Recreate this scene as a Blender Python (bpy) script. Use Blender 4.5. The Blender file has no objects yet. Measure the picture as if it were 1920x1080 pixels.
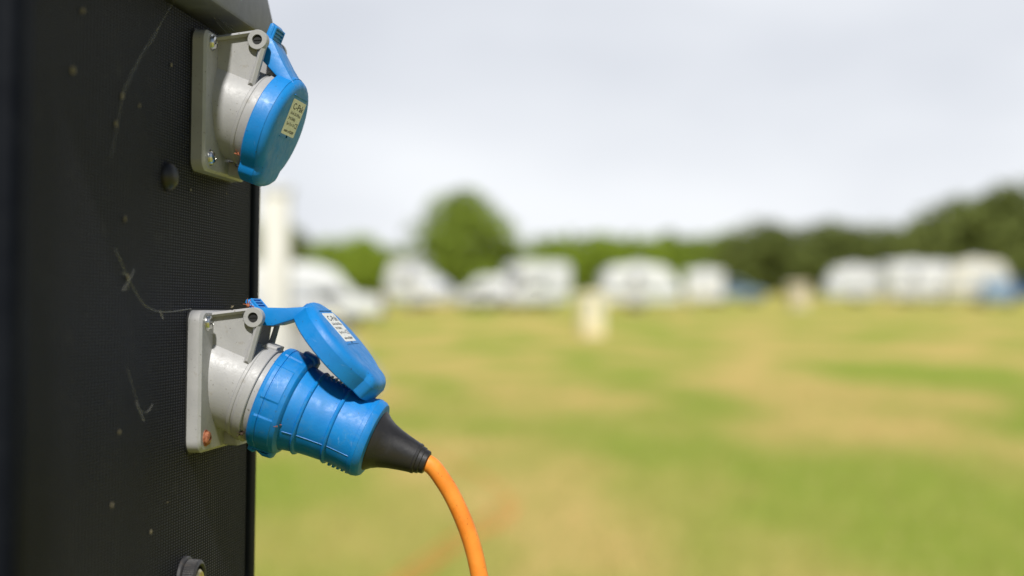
import bpy, bmesh, math, random
from mathutils import Vector, Matrix, Euler, noise
R = math.radians
C = bpy.context.scene.collection
scene = bpy.context.scene

# ------------------------------------------------------------------ camera
CAM_Z = 1.30
FPX = 2666.7                      # focal length in pixels of the 1920 px wide photo
cam_d = bpy.data.cameras.new('camera')
cam = bpy.data.objects.new('camera', cam_d)
C.objects.link(cam)
cam_d.sensor_width = 36.0
cam_d.lens = 50.0
cam_d.clip_start = 0.02
cam_d.clip_end = 6000
PITCH = math.atan(10/FPX)         # horizon a little above the middle
cam.location = (0, 0, CAM_Z)
cam.rotation_euler = (R(90)-PITCH, 0, 0)
cam_d.dof.use_dof = True
cam_d.dof.focus_distance = 0.772
cam_d.dof.aperture_fstop = 3.6
scene.camera = cam

# ------------------------------------------------------------------ world, sun, exposure
SUN_DIR = Vector((0.006, -0.66, 0.75)).normalized()      # towards the sun
sun_el = math.asin(SUN_DIR.z)
world = bpy.data.worlds.new("World"); scene.world = world
world.use_nodes = True
wt = world.node_tree; wn = wt.nodes; wn.clear()
def L(t, a, b): t.links.new(a, b)
w_out = wn.new('ShaderNodeOutputWorld'); w_bg = wn.new('ShaderNodeBackground')
sky = wn.new('ShaderNodeTexSky'); sky.sky_type = 'NISHITA'; sky.sun_disc = False
sky.sun_elevation = sun_el
sky.sun_rotation = math.atan2(SUN_DIR.x, SUN_DIR.y)
sky.dust_density = 0.4
tc = wn.new('ShaderNodeTexCoord')
mp = wn.new('ShaderNodeMapping'); mp.inputs['Scale'].default_value = (1.0, 1.0, 2.4)
n1 = wn.new('ShaderNodeTexNoise'); n1.inputs['Scale'].default_value = 2.3; n1.inputs['Detail'].default_value = 4; n1.inputs['Roughness'].default_value = .45
mp.inputs['Location'].default_value = (0.55, 0.3, 0.15)
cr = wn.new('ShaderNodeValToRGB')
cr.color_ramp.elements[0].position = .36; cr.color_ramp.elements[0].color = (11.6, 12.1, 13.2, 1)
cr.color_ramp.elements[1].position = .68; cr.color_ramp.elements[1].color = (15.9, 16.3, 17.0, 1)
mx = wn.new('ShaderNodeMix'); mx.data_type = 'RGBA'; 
# pale cloud ahead; unseen sky shaped for fill: paler right, darker overhead and behind
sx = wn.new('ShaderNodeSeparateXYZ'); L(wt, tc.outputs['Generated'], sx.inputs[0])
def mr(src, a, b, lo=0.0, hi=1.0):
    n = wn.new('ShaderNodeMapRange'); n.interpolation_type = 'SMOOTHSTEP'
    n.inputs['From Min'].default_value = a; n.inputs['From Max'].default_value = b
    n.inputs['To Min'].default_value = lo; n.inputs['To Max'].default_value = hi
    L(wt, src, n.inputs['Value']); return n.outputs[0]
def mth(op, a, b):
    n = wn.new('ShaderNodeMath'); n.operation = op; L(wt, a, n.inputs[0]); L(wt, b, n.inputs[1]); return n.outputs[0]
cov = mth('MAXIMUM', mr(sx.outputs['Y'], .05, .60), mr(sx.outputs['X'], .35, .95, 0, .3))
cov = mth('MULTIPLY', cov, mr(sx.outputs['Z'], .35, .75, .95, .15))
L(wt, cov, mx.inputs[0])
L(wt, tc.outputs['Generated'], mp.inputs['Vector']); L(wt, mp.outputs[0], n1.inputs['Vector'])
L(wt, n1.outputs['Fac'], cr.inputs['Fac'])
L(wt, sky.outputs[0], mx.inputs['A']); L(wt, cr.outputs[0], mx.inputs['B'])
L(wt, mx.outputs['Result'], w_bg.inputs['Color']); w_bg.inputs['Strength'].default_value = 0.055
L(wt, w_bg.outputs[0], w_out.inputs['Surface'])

sd = bpy.data.lights.new('sun', 'SUN'); sd.energy = 4.4; sd.angle = R(3.5); sd.color = (1, .97, .925)
sun = bpy.data.objects.new('sun', sd); C.objects.link(sun)
sun.rotation_euler = (-SUN_DIR).to_track_quat('-Z', 'Y').to_euler()
sun.location = (0, -5, 10)
scene.view_settings.view_transform = 'Standard'
scene.view_settings.look = 'None'
scene.view_settings.gamma = 1
scene.view_settings.exposure = 0.16
scene.render.engine = 'CYCLES'
scene.cycles.use_denoising = True
scene.cycles.max_bounces = 6
scene.cycles.sample_clamp_indirect = 4

# ------------------------------------------------------------------ helpers
def obj(name, bm, mats, parent=None, sharp=35, smooth=True):
    me = bpy.data.meshes.new(name)
    bmesh.ops.recalc_face_normals(bm, faces=bm.faces[:])
    bm.to_mesh(me); bm.free()
    if not isinstance(mats, (list, tuple)): mats = [mats]
    for m in mats: me.materials.append(m)
    if smooth:
        me.polygons.foreach_set('use_smooth', [True]*len(me.polygons))
        me.set_sharp_from_angle(angle=R(sharp))
    o = bpy.data.objects.new(name, me); C.objects.link(o)
    if parent is not None: o.parent = parent
    return o
def tag(o, label=None, cat=None, group=None, kind=None):
    if label: o['label'] = label
    if cat: o['category'] = cat
    if group: o['group'] = group
    if kind: o['kind'] = kind
    return o
def empty(name, loc=(0,0,0), rz=0):
    o = bpy.data.objects.new(name, None); C.objects.link(o)
    o.location = loc; o.rotation_euler = (0, 0, rz); o.empty_display_size = .1
    return o
def copy_tree(o, parent=None):
    c = o.copy(); C.objects.link(c)
    if parent is not None: c.parent = parent
    for ch in o.children: copy_tree(ch, c)
    return c
def box(bm, x0, x1, y0, y1, z0, z1, bev=0, seg=2, mi=0):
    vs = [bm.verts.new((x, y, z)) for x in (x0, x1) for y in (y0, y1) for z in (z0, z1)]
    idx = [(0,1,3,2),(4,6,7,5),(0,4,5,1),(2,3,7,6),(0,2,6,4),(1,5,7,3)]
    fs = [bm.faces.new([vs[i] for i in f]) for f in idx]
    for f in fs: f.material_index = mi
    if bev:
        es = list({e for f in fs for e in f.edges})
        bmesh.ops.bevel(bm, geom=es, offset=bev, segments=seg, profile=.5, affect='EDGES', clamp_overlap=True)
def prism(bm, pts, y0, y1, bev=0, seg=2, f3=None, mi=0):
    """pts in (x,z), extruded along y (or any frame f3(x,y,z))"""
    f3 = f3 or (lambda x, y, z: (x, y, z))
    a = [bm.verts.new(f3(x, y0, z)) for x, z in pts]
    b = [bm.verts.new(f3(x, y1, z)) for x, z in pts]
    n = len(pts)
    fs = [bm.faces.new(a), bm.faces.new(b[::-1])]
    for i in range(n): fs.append(bm.faces.new((a[i], b[i], b[(i+1)%n], a[(i+1)%n])))
    for f in fs: f.material_index = mi
    if bev:
        bmesh.ops.recalc_face_normals(bm, faces=fs)
        es = list({e for f in fs[:2] for e in f.edges})
        bmesh.ops.bevel(bm, geom=es, offset=bev, segments=seg, profile=.5, affect='EDGES', clamp_overlap=True)
def lathe(bm, prof, f3, n=64, rad=None, cap0=True, cap1=True, mi=0):
    """prof [(s,r)], f3(s,u,v) gives a point; rad(theta,r,s) may vary the radius"""
    rings = []
    for s, r in prof:
        ring = []
        for k in range(n):
            t = 2*math.pi*k/n
            rr = rad(t, r, s) if rad else r
            ring.append(bm.verts.new(f3(s, rr*math.cos(t), rr*math.sin(t))))
        rings.append(ring)
    for i in range(len(rings)-1):
        A, B = rings[i], rings[i+1]
        for k in range(n):
            f = bm.faces.new((A[k], A[(k+1)%n], B[(k+1)%n], B[k])); f.material_index = mi
    if cap0: bm.faces.new(rings[0][::-1]).material_index = mi
    if cap1: bm.faces.new(rings[-1]).material_index = mi
def tube(bm, pts, rad, n=8, mi=0, smooth=0):
    pts = [Vector(p) for p in pts]
    if smooth:
        P = [pts[0]] + pts + [pts[-1]]; out = []
        for i in range(1, len(P)-2):
            for k in range(smooth):
                t = k/smooth; a, b, c, d = P[i-1], P[i], P[i+1], P[i+2]
                out.append(.5*((2*b)+(c-a)*t+(2*a-5*b+4*c-d)*t*t+(3*b-a-3*c+d)*t**3))
        out.append(pts[-1]); pts = out
    up = Vector((0, .9, .44)).normalized(); rings = []
    N = len(pts)
    for i, p in enumerate(pts):
        d = (pts[min(i+1, N-1)]-pts[max(i-1, 0)]).normalized()
        s = d.cross(up)
        if s.length < .05: s = d.cross(Vector((1, 0, 0)))
        s.normalize(); u = s.cross(d).normalized()
        up = u
        r = rad(i/(N-1)) if callable(rad) else rad
        rings.append([bm.verts.new(p+s*r*math.cos(2*math.pi*k/n)+u*r*math.sin(2*math.pi*k/n)) for k in range(n)])
    for i in range(N-1):
        for k in range(n):
            bm.faces.new((rings[i][k], rings[i][(k+1)%n], rings[i+1][(k+1)%n], rings[i+1][k])).material_index = mi
    bm.faces.new(rings[0][::-1]).material_index = mi; bm.faces.new(rings[-1]).material_index = mi

# ------------------------------------------------------------------ materials
def mat(name, col, rough=.5, metal=0, spec=.5):
    m = bpy.data.materials.new(name); m.use_nodes = True
    b = m.node_tree.nodes['Principled BSDF']
    b.inputs['Base Color'].default_value = (*col, 1); b.inputs['Roughness'].default_value = rough
    b.inputs['Metallic'].default_value = metal; b.inputs['Specular IOR Level'].default_value = spec
    return m, m.node_tree, b
def noise_node(t, scale, detail=4, rough=.55, vec=None, dist=0):
    n = t.nodes.new('ShaderNodeTexNoise'); n.inputs['Scale'].default_value = scale
    n.inputs['Detail'].default_value = detail; n.inputs['Roughness'].default_value = rough
    n.inputs['Distortion'].default_value = dist
    if vec is not None: L(t, vec, n.inputs['Vector'])
    return n
def ramp(t, src, p0, c0, p1, c1):
    r = t.nodes.new('ShaderNodeValToRGB'); e = r.color_ramp.elements
    e[0].position = p0; e[0].color = (*c0, 1) if len(c0) == 3 else c0
    e[1].position = p1; e[1].color = (*c1, 1) if len(c1) == 3 else c1
    L(t, src, r.inputs['Fac']); return r
def mixc(t, fac, a, b):
    m = t.nodes.new('ShaderNodeMix'); m.data_type = 'RGBA'
    for s, v in ((0, fac), ('A', a), ('B', b)):
        if isinstance(v, (int, float)): m.inputs[s].default_value = v
        elif isinstance(v, tuple): m.inputs[s].default_value = (*v, 1)
        else: L(t, v, m.inputs[s])
    return m.outputs['Result']
def bump(t, b, h, strength, dist):
    n = t.nodes.new('ShaderNodeBump'); n.inputs['Strength'].default_value = strength; n.inputs['Distance'].default_value = dist
    L(t, h, n.inputs['Height']); L(t, n.outputs[0], b.inputs['Normal']); return n
def objco(t, scale=None):
    c = t.nodes.new('ShaderNodeTexCoord')
    if scale is None: return c.outputs['Object']
    m = t.nodes.new('ShaderNodeMapping'); m.inputs['Scale'].default_value = scale
    L(t, c.outputs['Object'], m.inputs['Vector']); return m.outputs[0]

def plastic(name, col, dark, rough=.42, dirt=(.22, .19, .14), dirt_lo=.60, dirt_hi=.78, scratch=None):
    """moulded plastic: uneven tone, dirt blotches, pale scuffs, fine grain"""
    m, t, b = mat(name, col, rough)
    co = objco(t)
    n = noise_node(t, 55, 5, .6, co)
    base = mixc(t, ramp(t, n.outputs['Fac'], .3, (0,0,0), .72, (1,1,1)).outputs[0], dark, col)
    n2 = noise_node(t, 150, 6, .7, co, .6)
    d = ramp(t, n2.outputs['Fac'], dirt_lo, (0,0,0), dirt_hi, (.75,.75,.75))
    c2 = mixc(t, d.outputs[0], base, dirt)
    # small dark specks
    n3 = noise_node(t, 700, 2, .5, co)
    sp = ramp(t, n3.outputs['Fac'], .69, (0,0,0), .74, (.8,.8,.8))
    c3 = mixc(t, sp.outputs[0], c2, tuple(x*.5 for x in dirt))
    if scratch:
        cs = objco(t, (420, 90, 60))
        n4 = noise_node(t, 1.0, 3, .5, cs, 1.5)
        n5 = noise_node(t, 40, 2, .5, co)
        s1 = ramp(t, n4.outputs['Fac'], .655, (0,0,0), .70, (1,1,1))
        s2 = ramp(t, n5.outputs['Fac'], .5, (0,0,0), .62, (.42,.42,.42))
        mm = t.nodes.new('ShaderNodeMix'); mm.data_type = 'RGBA'; mm.blend_type = 'MULTIPLY'; mm.inputs[0].default_value = 1
        L(t, s1.outputs[0], mm.inputs['A']); L(t, s2.outputs[0], mm.inputs['B'])
        c3 = mixc(t, mm.outputs['Result'], c3, scratch)
    L(t, c3, b.inputs['Base Color'])
    rr = ramp(t, n2.outputs['Fac'], .35, (rough-.06,)*3, .75, (min(1, rough+.25),)*3)
    L(t, rr.outputs[0], b.inputs['Roughness'])
    n6 = noise_node(t, 900, 2, .5, co)
    bump(t, b, n6.outputs['Fac'], .18, .0003)
    return m
M = {}
M['grey'] = plastic('grey_plastic', (.375, .372, .368), (.315, .314, .312), .42)
M['blue'] = plastic('blue_plastic', (.0005, .205, .57), (.0005, .16, .48), .46, dirt=(.05, .21, .38), dirt_lo=.53, dirt_hi=.82, scratch=(.35, .52, .72))
M['bluelid'] = plastic('blue_lid_plastic', (.001, .22, .60), (.001, .175, .51), .46, dirt=(.04, .15, .32), dirt_lo=.66, dirt_hi=.88, scratch=(.3, .48, .7))
M['rubber'] = plastic('black_rubber', (.016, .015, .016), (.013, .012, .013), .42, dirt=(.06, .055, .05), dirt_lo=.58, dirt_hi=.9)
M['cable'] = plastic('orange_cable', (.90, .31, .04), (.76, .20, .016), .40, dirt=(.22, .07, .02), dirt_lo=.60, dirt_hi=.84)
M['knob'] = plastic('black_knob', (.035, .034, .036), (.028, .027, .028), .45, dirt=(.09, .07, .05))
M['dark'] = mat('dark_hole', (.012, .012, .012), .6)[0]
M['steel'] = mat('zinc_steel', (.66, .66, .64), .24, 1.0)[0]
_m, _t, _b = mat('rusty_steel', (.4, .15, .07), .7, .2)
_n = noise_node(_t, 600, 4, .6, objco(_t))
L(_t, ramp(_t, _n.outputs['Fac'], .35, (.19, .055, .022), .7, (.50, .20, .10)).outputs[0], _b.inputs['Base Color'])
bump(_t, _b, _n.outputs['Fac'], .6, .0006); M['rust'] = _m
M['brass'] = mat('brass', (.55, .47, .26), .33, .9)[0]
_m, _t, _b = mat('label_paper', (.70, .70, .64), .45)
_n = noise_node(_t, 350, 4, .6, objco(_t))
L(_t, ramp(_t, _n.outputs['Fac'], .35, (.76, .77, .74), .80, (.60, .60, .55)).outputs[0], _b.inputs['Base Color']); M['paper'] = _m
M['ink'] = mat('label_ink', (.025, .025, .03), .6)[0]
M['husk'] = mat('dry_husk', (.20, .17, .11), .9)[0]
M['dirt'] = mat('dark_dirt', (.05, .032, .022), .95)[0]
M['huskred'] = mat('red_husk', (.33, .11, .05), .9)[0]
_m, _t, _b = mat('cobweb', (.52, .52, .48), .9); _b.inputs['Alpha'].default_value = .20; M['web'] = _m

# black weave-textured panel
def panel_material():
    m, t, b = mat('black_textured_panel', (.020, .020, .0215), .66, spec=.10)
    co = t.nodes.new('ShaderNodeTexCoord'); sp = t.nodes.new('ShaderNodeSeparateXYZ'); L(t, co.outputs['Object'], sp.inputs[0])
    def sine(src, pitch):
        a = t.nodes.new('ShaderNodeMath'); a.operation = 'MULTIPLY'; a.inputs[1].default_value = 2*math.pi/pitch; L(t, src, a.inputs[0])
        s = t.nodes.new('ShaderNodeMath'); s.operation = 'SINE'; L(t, a.outputs[0], s.inputs[0]); return s.outputs[0]
    def half(src):
        h = t.nodes.new('ShaderNodeMath'); h.operation = 'MULTIPLY_ADD'; h.inputs[1].default_value = .5; h.inputs[2].default_value = .5
        L(t, src, h.inputs[0]); return h.outputs[0]
    a = t.nodes.new('ShaderNodeMath'); a.operation = 'MULTIPLY'
    L(t, half(sine(sp.outputs['Y'], .0036)), a.inputs[0]); L(t, half(sine(sp.outputs['Z'], .00150)), a.inputs[1])
    n = noise_node(t, 9, 5, .6, co.outputs['Object'])
    n2 = noise_node(t, 60, 5, .65, co.outputs['Object'])
    c = mixc(t, ramp(t, n.outputs['Fac'], .35, (0,0,0), .7, (1,1,1)).outputs[0], (.0045, .0048, .0082), (.0100, .0103, .0145))
    c = mixc(t, ramp(t, n2.outputs['Fac'], .60, (0,0,0), .78, (.5,.5,.5)).outputs[0], c, (.055, .052, .044))
    n3 = noise_node(t, 420, 2, .5, co.outputs['Object'])
    c = mixc(t, ramp(t, n3.outputs['Fac'], .735, (0,0,0), .77, (.7,.7,.7)).outputs[0], c, (.17, .155, .12))
    n5 = noise_node(t, 1.0, 4, .6, objco(t, (30, 75, 5)), .4); n7 = noise_node(t, 11, 4, .6, co.outputs['Object'])
    runs = ramp(t, n5.outputs['Fac'], .58, (0,0,0), .80, (.45,.45,.45))
    c = mixc(t, runs.outputs[0], c, (.040, .039, .036))
    c = mixc(t, ramp(t, n7.outputs['Fac'], .58, (0,0,0), .8, (.5,.5,.5)).outputs[0], c, (.030, .029, .028))
    # raised studs: slightly paler tops
    st = ramp(t, a.outputs[0], .25, (0,0,0), .75, (.8,.8,.8))
    c = mixc(t, st.outputs[0], c, (.085, .088, .108))
    L(t, c, b.inputs['Base Color'])
    bump(t, b, a.outputs[0], .8, .0004)
    return m
M['panel'] = panel_material()
_m, _t, _b = mat('satin_black_trim', (.018, .021, .027), .6, spec=.06)
_n = noise_node(_t, 35, 5, .6, objco(_t))
L(_t, ramp(_t, _n.outputs['Fac'], .35, (.0035, .0045, .0075), .75, (.008, .0095, .013)).outputs[0], _b.inputs['Base Color'])
bump(_t, _b, noise_node(_t, 900, 2, .5, objco(_t)).outputs['Fac'], .15, .0002); M['trim'] = _m
_m, _t, _b = mat('grey_black_hood', (.085, .085, .09), .5)
_n = noise_node(_t, 120, 5, .65, objco(_t))
L(_t, ramp(_t, _n.outputs['Fac'], .35, (.085, .088, .100), .8, (.135, .137, .145)).outputs[0], _b.inputs['Base Color'])
bump(_t, _b, noise_node(_t, 700, 2, .5, objco(_t)).outputs['Fac'], .15, .0002); M['hood'] = _m

# ------------------------------------------------------------------ the setting: field and track
def ground_material():
    m, t, b = mat('dry_mown_grass', (.2, .2, .05), .95, spec=.1)
    co = objco(t, (1, .42, 1))
    n = noise_node(t, .42, 3, .5, co, .3); n2 = noise_node(t, 2.2, 5, .6, co); n3 = noise_node(t, 60, 4, .7, co)
    n4 = noise_node(t, .035, 3, .5, objco(t, (1, .4, 1)))
    c = mixc(t, ramp(t, n.outputs['Fac'], .42, (0,0,0), .58, (1,1,1)).outputs[0], (.29, .375, .042), (.70, .50, .17))
    c = mixc(t, ramp(t, n2.outputs['Fac'], .46, (0,0,0), .70, (.5,.5,.5)).outputs[0], c, (.43, .43, .085))
    c = mixc(t, ramp(t, n4.outputs['Fac'], .42, (0,0,0), .6, (.5,.5,.5)).outputs[0], c, (.40, .39, .08))
    c = mixc(t, ramp(t, n3.outputs['Fac'], .35, (0,0,0), .8, (.55,.55,.55)).outputs[0], c, (.22, .22, .05))
    L(t, c, b.inputs['Base Color']); bump(t, b, n3.outputs['Fac'], .8, .03)
    return m
M['field'] = ground_material()
bm = bmesh.new(); S = 2500
vs = [bm.verts.new(p) for p in ((-S, -200, 0), (S, -200, 0), (S, 4000, 0), (-S, 4000, 0))]; bm.faces.new(vs)
tag(obj('ground', bm, M['field'], smooth=False), kind='structure')
def gx(px, Z): return (px-960)/FPX*Z
def gZ(py): return CAM_Z*FPX/(py-530)

_m, _t, _b = mat('pale_gravel', (.5, .48, .43), .95)
_n = noise_node(_t, 40, 4, .7, objco(_t))
L(_t, ramp(_t, _n.outputs['Fac'], .3, (.27, .26, .22), .7, (.42, .41, .36)).outputs[0], _b.inputs['Base Color'])
bump(_t, _b, _n.outputs['Fac'], .6, .02); M['gravel'] = _m
bm = bmesh.new()
edge_r = [(14.0, 690), (16.5, 712), (19, 712), (24, 690), (32, 655), (42, 640), (48, 640)]
edge_l = [(14.0, 560), (16.5, 480), (19, 380), (24, 330), (32, 330), (42, 380), (48, 420)]
rr = [bm.verts.new((gx(p, z)+.1*math.sin(z*3), z, .004)) for z, p in edge_r]
ll = [bm.verts.new((gx(p, z), z, .004)) for z, p in edge_l]
for i in range(len(rr)-1): bm.faces.new((ll[i], rr[i], rr[i+1], ll[i+1]))
tag(obj('gravel_path', bm, M['gravel'], smooth=False), kind='structure')

# grass blades close enough to matter
random.seed(3)
_m, _t, _b = mat('grass_blades', (.2, .22, .05), .8, spec=.2)
_g = _t.nodes.new('ShaderNodeNewGeometry')
L(_t, ramp(_t, _g.outputs['Random Per Island'], .1, (.20, .27, .04), .9, (.46, .38, .14)).outputs[0], _b.inputs['Base Color']); M['blade'] = _m
bm = bmesh.new()
for i in range(26000):
    z = 1.2+random.random()**1.5*17
    x = (random.random()-.5)*z*.95 + (.1 if z < 3 else 0)
    h = random.uniform(.018, .05); a = random.uniform(0, 6.28); w = .0035+z*.0004
    dx, dy = math.cos(a)*w, math.sin(a)*w; lx, ly = random.gauss(0, .02), random.gauss(0, .02)
    v = [bm.verts.new((x-dx, z-dy, -.002)), bm.verts.new((x+dx, z+dy, -.002)), bm.verts.new((x+lx, z+ly, h))]
    bm.faces.new(v)
tag(obj('grass', bm, M['blade'], smooth=False), 'short dry mown grass blades over the camping field', 'grass', kind='stuff')

# ------------------------------------------------------------------ trees
def leaf_material(name, c0, c1):
    m, t, b = mat(name, c0, .75, spec=.2)
    g = t.nodes.new('ShaderNodeNewGeometry')
    n = noise_node(t, .8, 3, .5, objco(t))
    a = mixc(t, g.outputs['Random Per Island'], c0, c1)
    c = mixc(t, ramp(t, n.outputs['Fac'], .35, (0,0,0), .65, (.6,.6,.6)).outputs[0], a, c1)
    L(t, c, b.inputs['Base Color'])
    b.inputs['Subsurface Weight'].default_value = 0
    return m
M['leaf_mid'] = leaf_material('leaves_mid', (.15, .21, .022), (.22, .29, .04))
M['leaf_dark'] = leaf_material('leaves_dark', (.095, .125, .025), (.165, .195, .05))
M['leaf_light'] = leaf_material('leaves_light', (.20, .28, .02), (.28, .37, .04))
_m, _t, _b = mat('bark', (.12, .09, .06), .9)
_n = noise_node(_t, 6, 4, .6, objco(_t, (4, 4, 1)))
L(_t, ramp(_t, _n.outputs['Fac'], .3, (.07, .055, .04), .7, (.18, .14, .10)).outputs[0], _b.inputs['Base Color']); M['bark'] = _m
def crown_bm(seed, low, n=7500, leaf=.50, lobes=15, squash=1.0):
    """unit tree: height 10, crown radius about 5, leaf clumps spread through several lobes"""
    rnd = random.Random(seed); bm = bmesh.new()
    base = low; top = 10
    LB = []
    for i in range(lobes):
        t = i/(lobes-1); ang = i*2.399+rnd.random()
        z = base+1.4+(top-base-3.3)*t
        rad = 3.1*math.sin(math.pi*min(1, .27+.62*t))*squash
        LB.append((Vector((math.cos(ang)*rad, math.sin(ang)*rad, z)), rnd.uniform(1.8, 2.6)))
    LB.append((Vector((0, 0, (base+top)/2)), 3.0*squash)); LB.append((Vector((.3, 0, top-1.9)), 1.9))
    for i in range(n):
        c, r = LB[rnd.randrange(len(LB))]
        d = Vector((rnd.gauss(0, 1), rnd.gauss(0, 1), rnd.gauss(0, 1))).normalized()
        p = c+d*r*(rnd.random()**.38)*(1+.25*noise.noise(d*2.3+c))
        if p.z < .05: continue
        s = leaf*rnd.uniform(.5, 1.25)
        nrm = (d+Vector((rnd.gauss(0, .6), rnd.gauss(0, .6), rnd.gauss(0, .6)+.3))).normalized()
        u = nrm.orthogonal().normalized(); u.rotate(Matrix.Rotation(rnd.random()*6.28, 3, nrm)); v = nrm.cross(u)
        k = rnd.uniform(.5, .9)
        q = [p+u*s*.6, p+v*s*.45*k+nrm*s*.1, p-u*s*.6, p-v*s*.45*k-nrm*s*.08]
        bm.faces.new([bm.verts.new(x) for x in q])
    return bm
def trunk_bm(seed, low):
    rnd = random.Random(seed); bm = bmesh.new()
    tube(bm, [(0, 0, -.1), (.05, .03, low*.6+.8), (-.05, .1, 4.5), (.1, 0, 7.5)], lambda t: .30*(1-t)**.8+.05, 9, smooth=4)
    for i in range(7):
        a = i*2.4+rnd.random(); z0 = max(1.2, low)+i*.55; l = rnd.uniform(2.2, 3.4)
        tube(bm, [(0, 0, z0), (math.cos(a)*l*.5, math.sin(a)*l*.5, z0+l*.35), (math.cos(a)*l, math.sin(a)*l, z0+l*.8)], lambda t: .12*(1-t)+.03, 6, smooth=3)
    return bm
protos = {}
def tree(kind, px, Z, top_py, width_px, label, group=None, low=1.6, mt='leaf_mid', name='tree', seed=1, dy=0):
    key = (name, mt, seed)
    if name == 'hedgerow_tree': width_px *= 1.28
    if key not in protos:
        root = empty(name)
        obj('trunk', trunk_bm(seed, low), M['bark'], root)
        obj('crown', crown_bm(seed, low), M[mt], root, smooth=False)
        protos[key] = root; o = root
    else:
        o = copy_tree(protos[key])
    h = (530-top_py)/FPX*Z + CAM_Z
    w = width_px/FPX*Z
    o.location = (gx(px, Z), Z+dy, 0)
    o.scale = (w/8.6, w/8.6, h/9.7)
    o.rotation_euler = (0, 0, (px*.37) % 6.28)
    tag(o, label, 'tree', group); return o
tree('lone', 872, 140, 360, 192, 'lone round-headed broadleaf tree standing tall behind the white campers', low=.4, mt='leaf_mid', name='broadleaf_tree', seed=4)
G1 = 'trees along the far edge of the field'
spec = [
 ('broadleaf_tree', 548, 150, 430, 105, 'leaf_dark', 11, 'dark tree just right of the black pedestal, behind the cream pillar'),
 ('broadleaf_tree', 470, 150, 420, 120, 'leaf_dark', 12, 'dark tree mostly hidden behind the black pedestal'),
 ('bushy_tree', 618, 130, 450, 90, 'leaf_light', 21, 'bright green low bushy tree above the large white van'),
 ('bushy_tree', 680, 135, 442, 105, 'leaf_light', 22, 'bright green bushy tree left of the lone round tree'),
 ('bushy_tree', 735, 150, 464, 80, 'leaf_mid', 23, 'small bushy tree in the dip left of the lone round tree'),
 ('bushy_tree', 965, 190, 464, 100, 'leaf_mid', 23, 'low bushy tree against the right flank of the lone round tree'),
 ('bushy_tree', 1050, 185, 454, 120, 'leaf_light', 21, 'low bright tree behind the cream bollard'),
 ('bushy_tree', 1140, 190, 442, 125, 'leaf_light', 22, 'bright rounded tree behind the rounded white caravan'),
 ('bushy_tree', 1225, 185, 446, 120, 'leaf_light', 24, 'bright green tree right of the rounded white caravan'),
 ('bushy_tree', 1300, 190, 444, 110, 'leaf_mid', 25, 'mid green tree above the small white trailer'),
 ('bushy_tree', 1365, 190, 434, 100, 'leaf_mid', 23, 'mid green tree beside the first dark tree of the right-hand row'),
 ('hedgerow_tree', 1440, 170, 418, 150, 'leaf_dark', 31, 'dark domed tree, leftmost of the tall right-hand row'),
 ('hedgerow_tree', 1562, 170, 414, 160, 'leaf_dark', 32, 'broad dark domed tree, second of the tall right-hand row'),
 ('hedgerow_tree', 1665, 165, 424, 120, 'leaf_dark', 33, 'dark tree in the gap left of the two tallest trees'),
 ('hedgerow_tree', 1725, 160, 412, 110, 'leaf_dark', 31, 'dark tree leaning on the left side of the tallest trees'),
 ('hedgerow_tree', 1795, 135, 372, 150, 'leaf_dark', 34, 'tall dark tree behind the row of white caravans'),
 ('hedgerow_tree', 1890, 125, 346, 170, 'leaf_dark', 32, 'tallest dark tree at the right edge of the photo'),
 ('hedgerow_tree', 1985, 120, 340, 170, 'leaf_dark', 33, 'dark tree cut by the right edge of the photo'),
]
for nm, px, Z, tp, w, mt, sd_, lab in spec:
    tree('t', px, Z, tp, w, lab, G1, low=(.9 if nm == 'broadleaf_tree' else .15), mt=mt, name=nm, seed=sd_)
def hedge(p0, p1, hpy, Z0, Z1, mt, seed, label):
    rnd = random.Random(seed); bm = bmesh.new()
    a = Vector((gx(p0, Z0), Z0, 0)); b = Vector((gx(p1, Z1), Z1, 0)); Lh = (b-a).length
    d = (b-a).normalized(); nn = Vector((-d.y, d.x, 0))
    h = (530-hpy)/FPX*(Z0+Z1)/2+CAM_Z
    for i in range(int(Lh*260)):
        t = rnd.random(); zz = rnd.random()**.8
        hh = h*(.92+.18*noise.noise(Vector((t*Lh*.25, seed, 0)))+.12*noise.noise(Vector((t*Lh*1.1, seed, 3))))
        p = a.lerp(b, t)+nn*rnd.gauss(0, .7)*(1-.4*zz)+Vector((0, 0, zz*hh))
        s = rnd.uniform(.35, .75); n_ = Vector((rnd.gauss(0, 1), rnd.gauss(0, 1)-.6, rnd.gauss(0, 1)+.4)).normalized()
        u = n_.orthogonal().normalized(); v = n_.cross(u)
        bm.faces.new([bm.verts.new(x) for x in (p+u*s*.6, p+v*s*.4, p-u*s*.6, p-v*s*.4)])
    tag(obj('hedge', bm, M[mt], smooth=False), label, 'hedge')
hedge(-1500, 1000, 446, 120, 200, 'leaf_mid', 5, 'long green hedge closing the field behind the left campers')
hedge(1000, 1420, 438, 200, 215, 'leaf_mid', 6, 'green hedge closing the field behind the middle campers')
hedge(1380, 2050, 436, 200, 150, 'leaf_dark', 7, 'tall dark hedge under the right-hand row of trees')

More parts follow.
